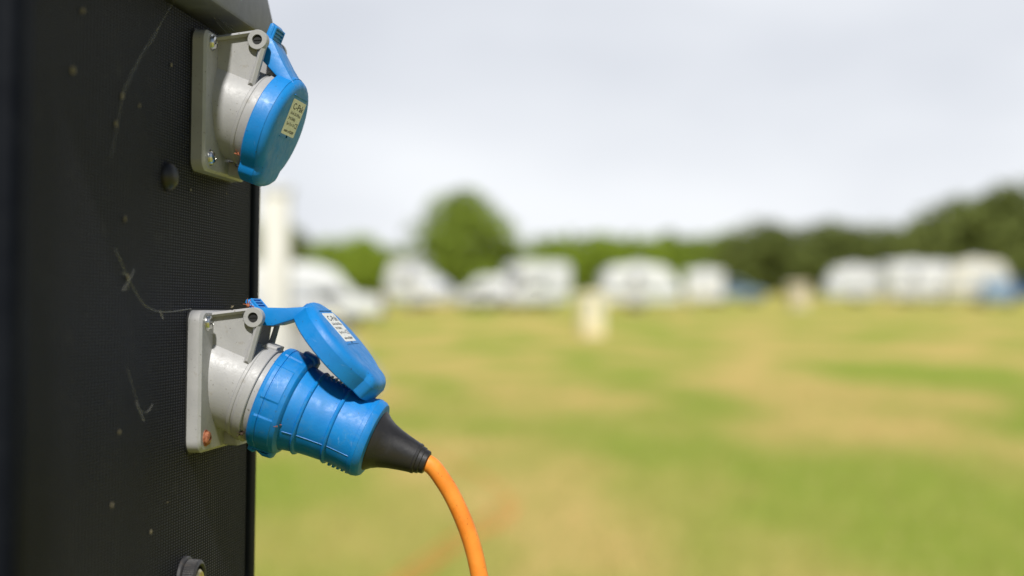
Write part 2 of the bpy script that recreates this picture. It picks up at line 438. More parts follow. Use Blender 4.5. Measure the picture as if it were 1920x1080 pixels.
# ------------------------------------------------------------------ campers across the field
def paint(name, col, rough=.35):
    m, t, b = mat(name, col, rough)
    n = noise_node(t, 1.2, 5, .6, objco(t, (1, 1, .5)))
    L(t, ramp(t, n.outputs['Fac'], .35, tuple(c*.9 for c in col), .7, col).outputs[0], b.inputs['Base Color'])
    b.inputs['Coat Weight'].default_value = .3
    return m
M['white'] = paint('white_coachwork', (.74, .74, .74))
M['cream'] = paint('cream_coachwork', (.70, .66, .56))
M['offwhite'] = paint('grey_white_coachwork', (.64, .64, .65))
M['glass'] = mat('tinted_window', (.03, .035, .04), .08)[0]
M['blind'] = mat('window_with_pale_blind', (.56, .57, .58), .12)[0]
M['tyre'] = mat('tyre', (.02, .02, .02), .85)[0]
M['alloy'] = mat('wheel_rim', (.5, .5, .5), .35, .8)[0]
M['stripe'] = mat('blue_grey_stripe', (.18, .22, .30), .4)[0]
M['bluecar'] = paint('blue_grey_paint', (.17, .25, .33))
M['navy'] = paint('navy_paint', (.03, .09, .22))
M['lamp'] = mat('red_lamp', (.4, .02, .02), .2)[0]
def wheel(root, x, y, r, side):
    bm = bmesh.new(); f = lambda s, u, v: (x+u, y+s*side, r+v)
    lathe(bm, [(-.11, r*.72), (-.1, r*.95), (-.05, r), (.05, r), (.1, r*.95), (.11, r*.64)], f, 28)
    w = obj('wheel', bm, M['tyre'], root)
    bm = bmesh.new(); lathe(bm, [(.09, r*.62), (.118, r*.58), (.105, r*.4), (.125, r*.16), (.13, .001)], f, 20); obj('rim', bm, M['alloy'], w)
def win(root, x0, x1, z0, z1, y, side, name='window'):
    bm = bmesh.new(); box(bm, x0, x1, min(y, y+side*.03), max(y, y+side*.03), z0, z1, .012)
    return obj(name, bm, M['blind'], root)
def caravan(px, Z, length, height, yaw, label, cat='caravan', body='white', front='round', grp='touring caravans pitched across the field'):
    """origin under the middle; length along local x; drawbar at +x"""
    root = empty('caravan', (gx(px, Z), Z, 0), yaw)
    W = 1.1; h = height; l = length/2; g = .38
    if front == 'round':
        pts = [(-l, g), (l-.05, g), (l+.02, g+.5), (l-.22, h*.62), (l-.62, h-.16), (l-1.05, h-.02), (0, h), (-l+.8, h-.03), (-l+.35, h-.2), (-l+.05, h*.6)]
    elif front == 'slope':
        pts = [(-l, g), (l, g), (l+.03, g+.4), (l-.5, h*.55), (l-1.5, h*.8), (-l+1.0, h), (-l+.3, h-.06), (-l, h*.6)]
    else:
        pts = [(-l, g), (l, g), (l+.05, h*.55), (l-.12, h-.22), (l-.4, h), (-l+.2, h), (-l, h-.15)]
    bm = bmesh.new(); prism(bm, pts, -W, W, .09, 3); obj('body', bm, M[body], root)
    bm = bmesh.new(); box(bm, -l+.06, l-.06, -W-.012, W+.012, g+.42, g+.60, .004); obj('stripe', bm, M['stripe'], root)
    for sd in (-1, 1):
        for a, b_ in ((-l+.45, -l+1.25), (l-2.0, l-1.2)): win(root, a, b_, h*.55, h*.79, sd*W, sd)
        wheel(root, -.15, sd*(W-.13), .32, sd)
    bm = bmesh.new(); box(bm, -.62, .02, -W-.02, -W+.02, g+.06, h-.35, .01); d = obj('door', bm, M['offwhite'], root)
    bm = bmesh.new(); box(bm, -.5, -.1, -W-.035, -W-.01, h*.56, h*.78, .008); obj('door_window', bm, M['glass'], d)
    bm = bmesh.new(); box(bm, -.35, .35, -.35, .35, h-.04, h+.13, .04); obj('roof_vent', bm, M['offwhite'], root)
    bm = bmesh.new(); tube(bm, [(l-.1, -.5, g), (l+1.1, 0, g+.02)], .04); tube(bm, [(l-.1, .5, g), (l+1.1, 0, g+.02)], .04)
    tube(bm, [(l+.95, 0, 0), (l+.95, 0, g+.25)], .03); obj('drawbar', bm, M['alloy'], root)
    for x in (-l+.3, l-.3):
        for y in (-.85, .85):
            bm = bmesh.new(); tube(bm, [(x, y, g+.02), (x-.05, y, 0)], .025, 6)
            obj('corner_steady', bm, M['alloy'], root)
    bm = bmesh.new(); box(bm, -l-.03, -l+.02, -.8, .8, h*.52, h*.78, .01); obj('window', bm, M['blind'], root)
    bm = bmesh.new(); box(bm, l-.10, l+.03, -.85, .85, g+.72, h*.6, .01) ; 
    if front != 'slope': obj('window', bm, M['blind'], root)
    else: bm.free()
    tag(root, label, cat, grp); return root
def motorhome(px, Z, length, height, yaw, label, body='white', low=False, grp=None):
    root = empty('motorhome', (gx(px, Z), Z, 0), yaw)
    W = 1.08; h = height; l = length/2; g = .35
    if low:   # panel van shape
        pts = [(-l, g), (l, g), (l+.02, g+.5), (l-.75, h*.53), (l-1.35, h-.12), (l-1.75, h), (-l+.15, h), (-l, h-.2)]
    else:     # coach-built with a bunk over the cab
        pts = [(-l, g), (l, g), (l+.02, g+.48), (l-.7, h*.43), (l-1.1, h*.66), (l-.55, h*.74), (l-.6, h-.15), (l-1.0, h), (-l+.2, h), (-l, h-.2)]
    bm = bmesh.new(); prism(bm, pts, -W, W, .08, 3); obj('body', bm, M[body], root)
    for sd in (-1, 1):
        wheel(root, l-.85, sd*(W-.12), .34, sd); wheel(root, -l+1.1, sd*(W-.12), .34, sd)
        win(root, -l+.6, -l+1.5, h*.56, h*.78, sd*W, sd); win(root, -.5, .4, h*.56, h*.78, sd*W, sd)
        bm = bmesh.new(); prism(bm, [(l-1.95, h*.44), (l-.95, h*.44), (l-1.3, h*.63), (l-1.95, h*.63)], sd*(W+.0)-.02, sd*(W+.0)+.02, .006); obj('cab_window', bm, M['glass'], root)
        bm = bmesh.new(); box(bm, l-.12, l+.04, sd*.78-.15, sd*.78+.15, g+.28, g+.46, .03); obj('headlight', bm, M['alloy'], root)
    if low: a, b_ = (l-.78, h*.545), (l-1.33, h-.16)
    else: a, b_ = (l-.72, h*.45), (l-1.07, h*.64)
    bm = bmesh.new(); prism(bm, [(a[0]+.03, a[1]), (b_[0]+.03, b_[1]), (b_[0]-.1, b_[1]), (a[0]-.1, a[1])], -W+.12, W-.12, .006); obj('windscreen', bm, M['glass'], root)
    bm = bmesh.new(); box(bm, l-.15, l+.10, -W+.05, W-.05, g-.08, g+.16, .05); obj('bumper', bm, M['stripe'], root)
    bm = bmesh.new(); box(bm, -l+.05, l-2.1, -W-.01, W+.01, g+.40, g+.52, .003); obj('stripe', bm, M['stripe'], root)
    tag(root, label, 'camper van' if low else 'motorhome', grp); return root
def car(px, Z, yaw, label, body):
    root = empty('parked_car', (gx(px, Z), Z, 0), yaw); W = .85; l = 2.05
    bm = bmesh.new(); prism(bm, [(-l, .28), (l, .28), (l+.03, .55), (l-.1, .78), (l-.95, .92), (-l+.1, .95), (-l-.03, .6)], -W, W, .07, 3)
    prism(bm, [(-l+.12, .93), (l-1.0, .90), (l-1.65, 1.40), (l-2.1, 1.48), (-l+.7, 1.46), (-l+.25, 1.1)], -W+.1, W-.1, .08, 3); obj('body', bm, M[body], root)
    for sd in (-1, 1):
        bm = bmesh.new(); prism(bm, [(-l+.45, .99), (l-1.3, .97), (l-1.78, 1.36), (-l+.75, 1.38)], sd*(W-.1)-.012, sd*(W-.1)+.012)
        obj('side_window', bm, M['glass'], root)
    for sd in (-1, 1): wheel(root, l-.75, sd*(W-.1), .31, sd); wheel(root, -l+.75, sd*(W-.1), .31, sd)
    tag(root, label, 'car', 'cars parked beside the caravans'); return root
GM = 'motorhomes and camper vans pitched across the field'
motorhome(588, 43, 4.0, 1.80, R(6), 'large white camper van nearest to the black pedestal, on the gravel', low=True, grp=GM)
motorhome(520, 62, 5.0, 2.15, R(-12), 'white motorhome half hidden behind the black pedestal', low=False, grp=GM)
caravan(790, 70, 2.9, 2.4, R(-18), 'white caravan with its roof sloping down to the right, below the lone tree', front='slope')
motorhome(905, 73, 3.0, 1.6, R(170), 'low white camper van between the sloping caravan and the tall motorhome', low=True, grp=GM)
motorhome(997, 72, 3.4, 2.3, R(200), 'tall white motorhome left of the cream bollard, dark windows', grp=GM)
caravan(1197, 68, 3.7, 2.12, R(5), 'rounded white caravan right of the cream bollard', front='round')
caravan(1322, 84, 1.7, 2.0, R(80), 'small white trailer caravan seen end-on beside the blue-grey car', front='box')
car(1372, 92, R(10), 'blue-grey car parked right of the small white trailer', 'bluecar')
caravan(1602, 92, 3.9, 2.35, R(176), 'grey-white caravan, leftmost of the right-hand row', body='offwhite', front='round')
caravan(1708, 90, 3.4, 2.6, R(8), 'white caravan second from left in the right-hand row', front='box')
caravan(1762, 98, 3.0, 2.6, R(-8), 'white caravan tucked behind its neighbours in the right-hand row', body='offwhite', front='box')
caravan(1828, 84, 3.6, 2.6, R(172), 'cream caravan, rightmost of the right-hand row', body='cream', front='round')
car(1868, 80, R(75), 'blue-grey car parked in front of the cream caravan', 'bluecar')
car(1925, 92, R(5), 'navy car at the right edge of the photo', 'navy')

# bollards, pillar, picnic table
M['cream_post'] = paint('cream_painted_steel', (.84, .76, .52), .6)
M['tan_post'] = paint('tan_painted_steel', (.66, .57, .40), .6)
def bollard(px, Z, h, w, mt, label):
    root = empty('hookup_bollard', (gx(px, Z), Z, 0), R(20))
    bm = bmesh.new(); box(bm, -w/2, w/2, -w/2, w/2, 0, h*.88, .02); obj('post', bm, mt, root)
    bm = bmesh.new(); prism(bm, [(-w*.58, h*.86), (w*.58, h*.86), (w*.5, h*.94), (w*.2, h), (-w*.2, h), (-w*.5, h*.94)], -w*.58, w*.58, .01); obj('cap', bm, mt, root)
    for z in (.55, .72):
        bm = bmesh.new(); f = lambda s, u, v: (u, -w/2-s, h*z+v)
        lathe(bm, [(-.01, .05), (.05, .045), (.07, .04)], f, 16); obj('socket_outlet', bm, M['bluelid'], root)
    tag(root, label, 'bollard', 'hook-up bollards out in the field')
bollard(1108, 34.5, 1.08, .50, M['cream_post'], 'cream bollard standing alone in the grass left of the rounded caravan')
bollard(1496, 70, 1.3, .8, M['tan_post'], 'faint tan bollard far off in front of the dark hedge')
root = empty('service_pillar', (gx(518, 21), 21, 0))
bm = bmesh.new(); box(bm, -.19, .19, -.19, .19, 0, 2.62, .02); obj('shaft', bm, paint('cream_render', (.76, .74, .68), .8), root)
bm = bmesh.new(); box(bm, -.23, .23, -.23, .23, 2.61, 2.72, .02); obj('cap', bm, M['offwhite'], root)
bm = bmesh.new(); box(bm, -.23, .23, -.23, .23, -.02, .18, .02); obj('plinth', bm, M['offwhite'], root)
tag(root, 'tall pale cream pillar close to the edge of the black pedestal', 'pillar')
_m, _t, _b = mat('red_brown_wood', (.17, .06, .03), .8)
_n = noise_node(_t, 8, 4, .6, objco(_t, (1, 8, 8)))
L(_t, ramp(_t, _n.outputs['Fac'], .3, (.13, .045, .025), .7, (.26, .09, .045)).outputs[0], _b.inputs['Base Color'])
root = empty('picnic_table', (gx(692, 62), 62, 0), R(10))
bm = bmesh.new()
for k in range(5): box(bm, -.9, .9, -.36+k*.147, -.36+k*.147+.135, .72, .76, .005)
obj('tabletop', bm, _m, root)
for sd in (-1, 1):
    bm = bmesh.new(); box(bm, -.9, .9, sd*.72-.13, sd*.72+.13, .43, .47, .005); obj('bench', bm, _m, root)
    bm = bmesh.new(); 
    for q in (-1, 1): tube(bm, [(sd*.65, q*.28, .72), (sd*.65, q*.72, 0)], .045, 6)
    tube(bm, [(sd*.65, -.84, .39), (sd*.65, .84, .39)], .045, 6); obj('leg', bm, _m, root)
tag(root, 'red-brown wooden picnic table between the large van and the sloping caravan', 'picnic table')

# ------------------------------------------------------------------ the hook-up pedestal
VPX, VPY = 1270, 590
ALPHA = math.atan((VPX-960)/FPX)
MR = (Matrix.Rotation(-ALPHA, 4, 'Z') @ Matrix.Rotation(R(.55), 4, 'Y') @ Matrix.Rotation(-math.atan((VPY-530)/FPX), 4, 'X'))
ZN = .746
ZU, ZL = 1.3965, 1.248            # heights of the two outlets
P_near = Vector(((385-960)/FPX*ZN, ZN, CAM_Z+(530-185)/FPX*ZN))
O = P_near - (MR @ Vector((.008, 0, ZU)))
MP = Matrix.Translation(O) @ MR   # pedestal frame: x out of the panel, y away, z up
MPi = MP.inverted()
def on_panel(px, py, off=0.0):
    """where the line of sight through a photo pixel meets the panel (pedestal frame)"""
    o = MPi @ Vector((0, 0, CAM_Z)); d = (MPi.to_3x3() @ Vector(((px-960)/FPX, 1, (530-py)/FPX)))
    t = (off-o.x)/d.x; return o+d*t
ped = empty('hookup_pedestal'); ped.matrix_world = MP
tag(ped, 'black textured electric hook-up pedestal with two grey and blue outlets in the foreground', 'power pedestal')
TOP = ZU+.047
bm = bmesh.new(); box(bm, -.30, 0, -.196, .108, -.03, TOP-.004, 0); obj('cabinet', bm, M['panel'], ped)
bm = bmesh.new(); box(bm, -.29, -.025, -.19, .08, TOP-.006, TOP+.02, 0); obj('neck', bm, M['dark'], ped)
bm = bmesh.new(); box(bm, -.05, .004, -.206, -.186, -.03, TOP-.001, .006, 4); obj('corner_post', bm, M['trim'], ped)
bm = bmesh.new(); box(bm, -.05, .0015, .1105, .126, -.03, TOP-.001, .003, 3); obj('corner_post', bm, M['trim'], ped)
bm = bmesh.new(); box(bm, -.3045, -.052, -.2, .112, -.02, TOP-.002, .004, 2); obj('rear_shell', bm, M['trim'], ped)
# hood: overhanging band, chamfered far end, pitched roof
bm = bmesh.new()
HO = .0175
prof = [(-.225, TOP), (.092, TOP), (.092, TOP+.012), (.078, TOP+.026), (-.225, TOP+.034)]
vs0 = [bm.verts.new((HO, y, z)) for y, z in prof]; vs1 = [bm.verts.new((-.315, y, z)) for y, z in prof]
top0 = []
fs = [bm.faces.new(vs0), bm.faces.new(vs1[::-1])]
for i in range(5): fs.append(bm.faces.new((vs0[i], vs1[i], vs1[(i+1)%5], vs0[(i+1)%5])))
bmesh.ops.recalc_face_normals(bm, faces=fs)
bmesh.ops.bevel(bm, geom=list({e for f in fs for e in f.edges}), offset=.0022, segments=2, profile=.5, affect='EDGES')
obj('hood', bm, M['hood'], ped)
bm = bmesh.new(); box(bm, -.29, -.01, -.20, .06, TOP+.027, TOP+.05, .01, 3); obj('roof_cap', bm, M['hood'], ped)

def mm(v): return Vector(v)*.001
TILT = R(21.5); cA, sA = math.cos(TILT), math.sin(TILT)
F0 = Vector((8, 0, 0))
def SF(s, y, b):                   # socket frame: s along the barrel, y away, b up across it (mm)
    return mm((F0.x+s*cA+b*sA, y, F0.z-s*sA+b*cA))
HX, HZ = 8+22.6, 34.0              # hinge pin (mm, outlet frame)
def outlet(z, opened, rusty):
    bm = bmesh.new()
    # flange
    fl = []
    for sx, sz, a0 in ((1, 1, 0), (-1, 1, 90), (-1, -1, 180), (1, -1, 270)):
        for k in range(7):
            a = R(a0+k*15); fl.append((sx*31.0+6.5*math.cos(a), sz*31.0+6.5*math.sin(a)))
    a = [bm.verts.new(mm((0, y, zz))) for y, zz in fl]
    b = [bm.verts.new(mm((6.6, y, zz))) for y, zz in fl]
    c = [bm.verts.new(mm((8, y*.962, zz*.962))) for y, zz in fl]
    n = len(fl)
    for P, Q in ((a, b), (b, c)):
        for i in range(n): bm.faces.new((P[i], P[(i+1)%n], Q[(i+1)%n], Q[i]))
    bm.faces.new(c); bm.faces.new(a[::-1])
    # barrel with its collar bands and hollow mouth
    prof = [(-13, 25.7), (15.2, 25.5), (15.7, 26.2), (17.2, 26.3), (17.6, 25.9), (19.0, 26.0), (19.4, 27.2), (23.6, 27.2), (24.0, 26.9),
            (24.1, 25.6), (27.6, 25.6), (28.0, 25.2), (28.0, 22.5), (6, 22.3), (6, .01)]
    lathe(bm, prof, lambda s, u, v: SF(s, u, v), 96, cap1=False)
    # key pad on the collar, top
    for (y0, y1) in ((-7, 7),):
        prism(bm, [(14.5, 25), (23.8, 25), (23.8, 28.6), (16.8, 28.3)], y0, y1, .5, 2, f3=lambda x, y, zz: SF(x, y, zz))
    # catch under the barrel
    prism(bm, [(6, -36.4), (6, -28.5), (11.5, -28.8), (12.2, -31), (14.6, -31.6), (15.0, -36.8)], 3, 27, .6, 2, f3=lambda x, y, zz: mm((x, y, zz)))
    # hinge brackets: top bar, leaning arm, eye, thin web
    for sd in (-1, 1):
        yo = -21.5 if sd < 0 else 14.5; yi = yo+(5.5 if sd < 0 else 3.8)
        lo = .06
        prism(bm, [(6.5, 36.3), (HX-2, 39.2), (HX-2, 36.6), (6.5, 33.6)], yo+lo, yi-lo, .25, 1, f3=lambda x, y, zz: mm((x, y, zz)))
        prism(bm, [(HX+5.2, 33.6), (HX+1.0, 29.6), (HX-5.4, 10.0), (HX-1.6, 8.5)], yo+lo*.5, yi-lo*.5, .3, 1, f3=lambda x, y, zz: mm((x, y, zz)))
        f = lambda s, u, v: mm((HX+u, s, HZ+v))
        lathe(bm, [(yo, 2.75), (yo, 5.1), (yo+.3, 5.35), (yi-.3, 5.35), (yi, 5.1), (yi, 2.75), (yo, 2.75)], f, 40, cap0=False, cap1=False)
        wy = yo+3.4 if sd < 0 else yo+.6
        prism(bm, [(6.5, 35), (HX-3, 37), (HX-.5, 31), (HX-3.5, 10), (HX-6, 0), (6.5, 0)], wy, wy+1.6, 0, f3=lambda x, y, zz: mm((x, y, zz)))
    o = obj('socket_outlet', bm, M['grey'], ped, sharp=32)
    o.location = (0, .0375, z)
    # black gasket between flange and panel
    bm = bmesh.new()
    g0 = [bm.verts.new(mm((-.5, y*1.02, zz*1.02))) for y, zz in fl]; g1 = [bm.verts.new(mm((.7, y*1.02, zz*1.02))) for y, zz in fl]
    bm.faces.new(g1); bm.faces.new(g0[::-1])
    for i in range(n): bm.faces.new((g0[i], g0[(i+1)%n], g1[(i+1)%n], g1[i]))
    obj('gasket', bm, M['dark'], o)
    # hinge pin
    bm = bmesh.new(); f = lambda s, u, v: mm((HX+u, s, HZ+v))
    lathe(bm, [(-20.3, 2.7), (20.3, 2.7)], f, 24)
    prism(bm, [(HX-2.2, HZ-.35), (HX+2.2, HZ-.05), (HX+2.2, HZ+.55), (HX-2.2, HZ+.25)], -20.7, -20.0, 0, f3=lambda x, y, zz: mm((x, y, zz)))
    obj('hinge_pin', bm, M['dark'], o)
    # screws
    for sy, sz in ((-28.3, 31), (-28.3, -30), (28.3, 31), (28.3, -30)):
        r_ = rusty and sy < 0 and sz < 0
        bm = bmesh.new(); f = lambda s, u, v: mm((8+s, sy+u, sz+v))
        lathe(bm, [(-.5, 4.4), (.45, 4.4), (.5, 3.6), (1.2, 3.75), (2.1, 3.3), (2.6, 2.2), (2.75, 1.3), (1.4, 1.0), (1.4, .02)], f, 32, cap1=False)
        # cross recess edges
        for k in range(4):
            aa = R(20+90*k); ca, sa = math.cos(aa), math.sin(aa)
            p0 = [(2.78, .9*ca-.35*sa, .9*sa+.35*ca), (2.78, .9*ca+.35*sa, .9*sa-.35*ca), (2.55, 2.3*ca+.3*sa, 2.3*sa-.3*ca), (2.55, 2.3*ca-.3*sa, 2.3*sa+.3*ca)]
            fce = bm.faces.new([bm.verts.new(mm((8+a_+.08, sy+b_, sz+c_))) for a_, b_, c_ in p0]); fce.material_index = 1
        s_ = obj('screw', bm, [M['rust'] if r_ else M['steel'], M['dark'] if not r_ else M['steel']], o, sharp=30)
        if r_: s_['label'] = 'rust-red screw'
    # lid (frame: a along the barrel axis, b across, hinge at the origin)
    ha = (HX-8)*cA-HZ*sA; hb = (HX-8)*sA+HZ*cA
    def LF(a, y, b): return mm((a*cA+b*sA, y, -a*sA+b*cA))
    BC = -hb; a0 = 23.6-ha; a1 = 36.2-ha
    def rad(t, r, s):             # a chin (thumb catch) at the bottom
        k = math.cos(t+math.pi/2)   # 1 at the bottom
        if k > .80:
            rr_ = (r+3.2)/max(k, .5)*1.0
            ed = min(1, (k-.80)/.09); ed = ed*ed*(3-2*ed)
            return r+(min(rr_, r+3.6)-r)*ed
        return r
    bm = bmesh.new()
    prof = [(a0+1.5, 0.01), (a0+1.5, 27.0), (a0, 27.6), (a0-.2, 29.4), (a0+.4, 30.0), (a0+8.5, 29.7), (a1-4.2, 29.4), (a1-2.6, 28.9), (a1-1.3, 28.0), (a1-.4, 26.8), (a1+.1, 25.2), (a1+.35, 23), (a1+.55, 14), (a1+.6, .01)]
    if opened:
        prof = [(a0+9.5, .01), (a0+9.5, 27.0)] + prof[2:]
    lathe(bm, prof, lambda s, u, v: LF(s, u, BC+v), 120, rad=rad, cap0=False, cap1=False)
    # arm from the disc to the hinge, side gussets
    arm = [(a1+.1, BC+20.5), (a1-1.0, BC+24.8), (15.0, -6.2), (3.6, 4.0), (0, 4.4), (-3.4, 2.6), (-4.0, -2.2), (3.2, -8.6), (a0+.8, BC+25.5), (a0+6, BC+24)]
    # flaring plan: wider at the disc
    def arm_w(a, b): t = max(0, min(1, (-b)/16)); return 10.2+t*3.4
    va = [bm.verts.new(LF(a, -arm_w(a, b), b)) for a, b in arm]; vb = [bm.verts.new(LF(a, arm_w(a, b), b)) for a, b in arm]
    fs = [bm.faces.new(va), bm.faces.new(vb[::-1])]
    for i in range(len(arm)): fs.append(bm.faces.new((va[i], vb[i], vb[(i+1) % len(arm)], va[(i+1) % len(arm)])))
    bmesh.ops.recalc_face_normals(bm, faces=fs)
    bmesh.ops.bevel(bm, geom=list({e for f in fs[:2] for e in f.edges}), offset=.0005, segments=2, profile=.5, affect='EDGES')
    # thumb tab with ribs
    prism(bm, [(3.2, 2.6), (2.2, 6.5), (2.2, 11.2), (.4, 12.6), (-1.2, 11.8), (-1.3, 5), (-1.0, 2.4)], -9, 9, .5, 2, f3=LF)
    for k in range(4):
        b_ = 4.4+k*1.9
        prism(bm, [(1.6, b_), (3.15, b_+.1), (3.15, b_+.85), (1.6, b_+1.0)], -7.3, 7.3, .2, 1, f3=LF)
    for sy in (-8.4, 7.5):
        prism(bm, [(1.6, 3.0), (3.4, 3.0), (3.3, 11), (1.6, 11.6)], sy, sy+.9, .2, 1, f3=LF)
    # shallow frame lines above and below the label
    LBb = BC+8.6; LW, LH = 12.3, 10.0
    for db in (LH+1.6, -LH-1.9):
        prism(bm, [(a1-.5, LBb+db), (a1+.85, LBb+db), (a1+.85, LBb+db+.5), (a1-.5, LBb+db+.5)], -LW-.8, LW+.8, .12, 1, f3=LF)
    lid = obj('lid', bm, M['bluelid'], o, sharp=28)
    lid['label'] = 'blue hinged lid propped open on the plug' if opened else 'blue hinged lid closed over the socket'
    # rating label with print
    bm = bmesh.new()
    ap = a1+.62
    pts = []
    for sx, sz, q0 in ((1, 1, 0), (-1, 1, 90), (-1, -1, 180), (1, -1, 270)):
        for k in range(4):
            q = R(q0+k*30); pts.append((sx*(LW-.9)+.9*math.cos(q), sz*(LH-.9)+.9*math.sin(q)))
    v1 = [bm.verts.new(LF(ap, y, LBb+b)) for y, b in pts]; v0 = [bm.verts.new(LF(ap-.6, y, LBb+b)) for y, b in pts]
    bm.faces.new(v1)
    for i in range(len(pts)): bm.faces.new((v0[i], v0[(i+1) % len(pts)], v1[(i+1) % len(pts)], v1[i]))
    def text(s, x, z, size, sx=1.0, off=0.0):
        cu = bpy.data.curves.new('print', 'FONT'); cu.body = s; cu.size = size; cu.offset = off; cu.resolution_u = 3; cu.fill_mode = 'FRONT'
        to = bpy.data.objects.new('print', cu); C.objects.link(to)
        dg = bpy.context.evaluated_depsgraph_get(); me = to.evaluated_get(dg).to_mesh()
        vv = [bm.verts.new(LF(ap+.03, x+v.co.x*sx, LBb+z+v.co.y)) for v in me.vertices]
        for p in me.polygons:
            try: bm.faces.new([vv[i] for i in p.vertices]).material_index = 1
            except ValueError: pass
        to.evaluated_get(dg).to_mesh_clear(); bpy.data.objects.remove(to); bpy.data.curves.remove(cu)
    text('C-Pak', -9.0, 4.6, 5.0, 1.6, .08)
    text('16A-6h 220-250V', -9.6, 1.6, 2.3, 1.0, .045); text('IP44', 7.0, 1.2, 1.9, 1.0, .045)
    text('2P+E 50/60Hz', -9.6, -1.4, 2.3, 1.0, .045)
    text('Type CP no 126', -9.6, -4.4, 2.2, 1.0, .045); text('CE', 5.6, -4.8, 4.0, 1.25, .06)
    text('conform to IEC60309', -9.0, -8.4, 2.1, .98, .07)
    lab = obj('rating_label', bm, [M['paper'], M['ink']], o, smooth=False)
    for q in (lid, lab):
        q.location = mm((HX, 0, HZ)); q.rotation_euler = (0, R(-63) if opened else 0, 0)
    return o
up = outlet(ZU, False, False); up['label'] = 'upper grey outlet with its blue lid shut'
lw = outlet(ZL, True, True); lw['label'] = 'lower grey outlet with its blue lid raised over the plug'

# small fittings on the panel
p = on_panel(312, 331)
bm = bmesh.new(); f = lambda s, u, v: (s, p.y+u, p.z+v)
lathe(bm, [(-.001, .0072), (.0012, .0072), (.0032, .0064), (.0048, .0046), (.0056, .0022), (.0058, .0001)], f, 32); obj('blanking_plug', bm, M['rubber'], ped)
p2 = on_panel(345, 1088)
bm = bmesh.new(); f2 = lambda s, u, v: (s, p2.y+u, p2.z+v)
lathe(bm, [(-.001, .0125), (.0015, .0125), (.002, .0118), (.0021, .0105)], f2, 48, cap1=False)
kn = lambda t, r, s: r*(1+(.03 if .0024 < s < .0080 and int(t/(2*math.pi)*240) % 4 < 2 else 0))
lathe(bm, [(.002, .0105), (.0025, .0108), (.0079, .0106), (.0086, .0100), (.0090, .0088), (.0080, .0078), (.0050, .0074)], f2, 240, rad=kn, cap1=True)
kb = obj('lock_knob', bm, M['knob'], ped)
bm = bmesh.new(); lathe(bm, [(.0045, .0062), (.0082, .0060), (.0092, .0048), (.0094, .0001)], f2, 32)
box(bm, .0090, .0097, p2.y-.0006, p2.y+.0006, p2.z-.004, p2.z+.004); obj('lock_core', bm, M['brass'], kb)

# ------------------------------------------------------------------ the plug and its orange cable
plug = empty('mains_plug')
plug.matrix_world = MP @ Matrix.Translation((0, .0375, ZL)) @ Matrix.Translation(SF(28.0, 0, 0))
tag(plug, 'blue round mains plug with orange cable pushed into the lower outlet', 'plug')
S0 = 28.0; PT = R(-.2)
SMAP = [(22.0, 27.4), (23.2, 28.6), (36.8, 43), (46.9, 52.3), (61.9, 69.5), (84, 91), (110.3, 122)]
def PF(s, y, b):
    for (p0, q0), (p1, q1) in zip(SMAP, SMAP[1:]):
        if s <= p1 or p1 == SMAP[-1][0]:
            s = q0+(s-p0)*(q1-q0)/(p1-p0); break
    v = SF(s, y, b+1.2)-SF(S0, 0, 0)
    return Matrix.Rotation(PT, 3, 'Y') @ v
def ringrad(t, r, s):
    if 24.5 < s < 34.5 and r > 27.5:
        k = (math.degrees(t)+5) % 60
        return r-(.55 if k < 20 else 0)
    return r
bm = bmesh.new()
lathe(bm, [(22.2, 25.0), (22.4, 27.8), (23.2, 28.6), (24.6, 28.9), (24.8, 29.0), (26.6, 28.9), (26.9, 28.35), (27.3, 28.35), (27.6, 28.8), (34.3, 28.2), (34.6, 27.9), (36.8, 27.2), (37.8, 26.2), (38.4, 24.6)], lambda s, u, v: PF(s, u, v), 180, rad=ringrad, cap0=False, cap1=False)
prism(bm, [(22.0, -27), (36.5, -26), (35.5, -30.5), (31, -31.0), (27.5, -29.6), (25.5, -31.2), (22.5, -30.6)], -6, 5, .6, 2, f3=PF)     # latch lug below
prism(bm, [(28.5, 26), (39.5, 22), (40.0, 26.5), (37.5, 29.6), (31, 30.2)], -2, 9, .8, 2, f3=PF)             # key lug above
collar = obj('collar', bm, M['blue'], plug, sharp=25)
def bodyrad(t, r, s):
    return r
bm = bmesh.new()
prof = [(30, 24.2), (38, 24.4), (41.5, 23.7), (45.8, 22.9), (46.2, 23.7), (46.9, 24.0), (47.6, 23.6), (48.0, 22.3), (54, 21.6), (60.8, 21.0), (61.2, 21.8), (61.9, 22.1), (62.6, 21.7), (63.0, 20.6),
        (70, 20.9), (76.6, 21.4), (76.8, 21.8), (79.2, 22.0), (79.4, 21.8), (81.6, 21.4), (83.2, 20.3), (83.9, 18.6), (84.0, 10)]
lathe(bm, prof, lambda s, u, v: PF(s, u, v), 128, rad=bodyrad)
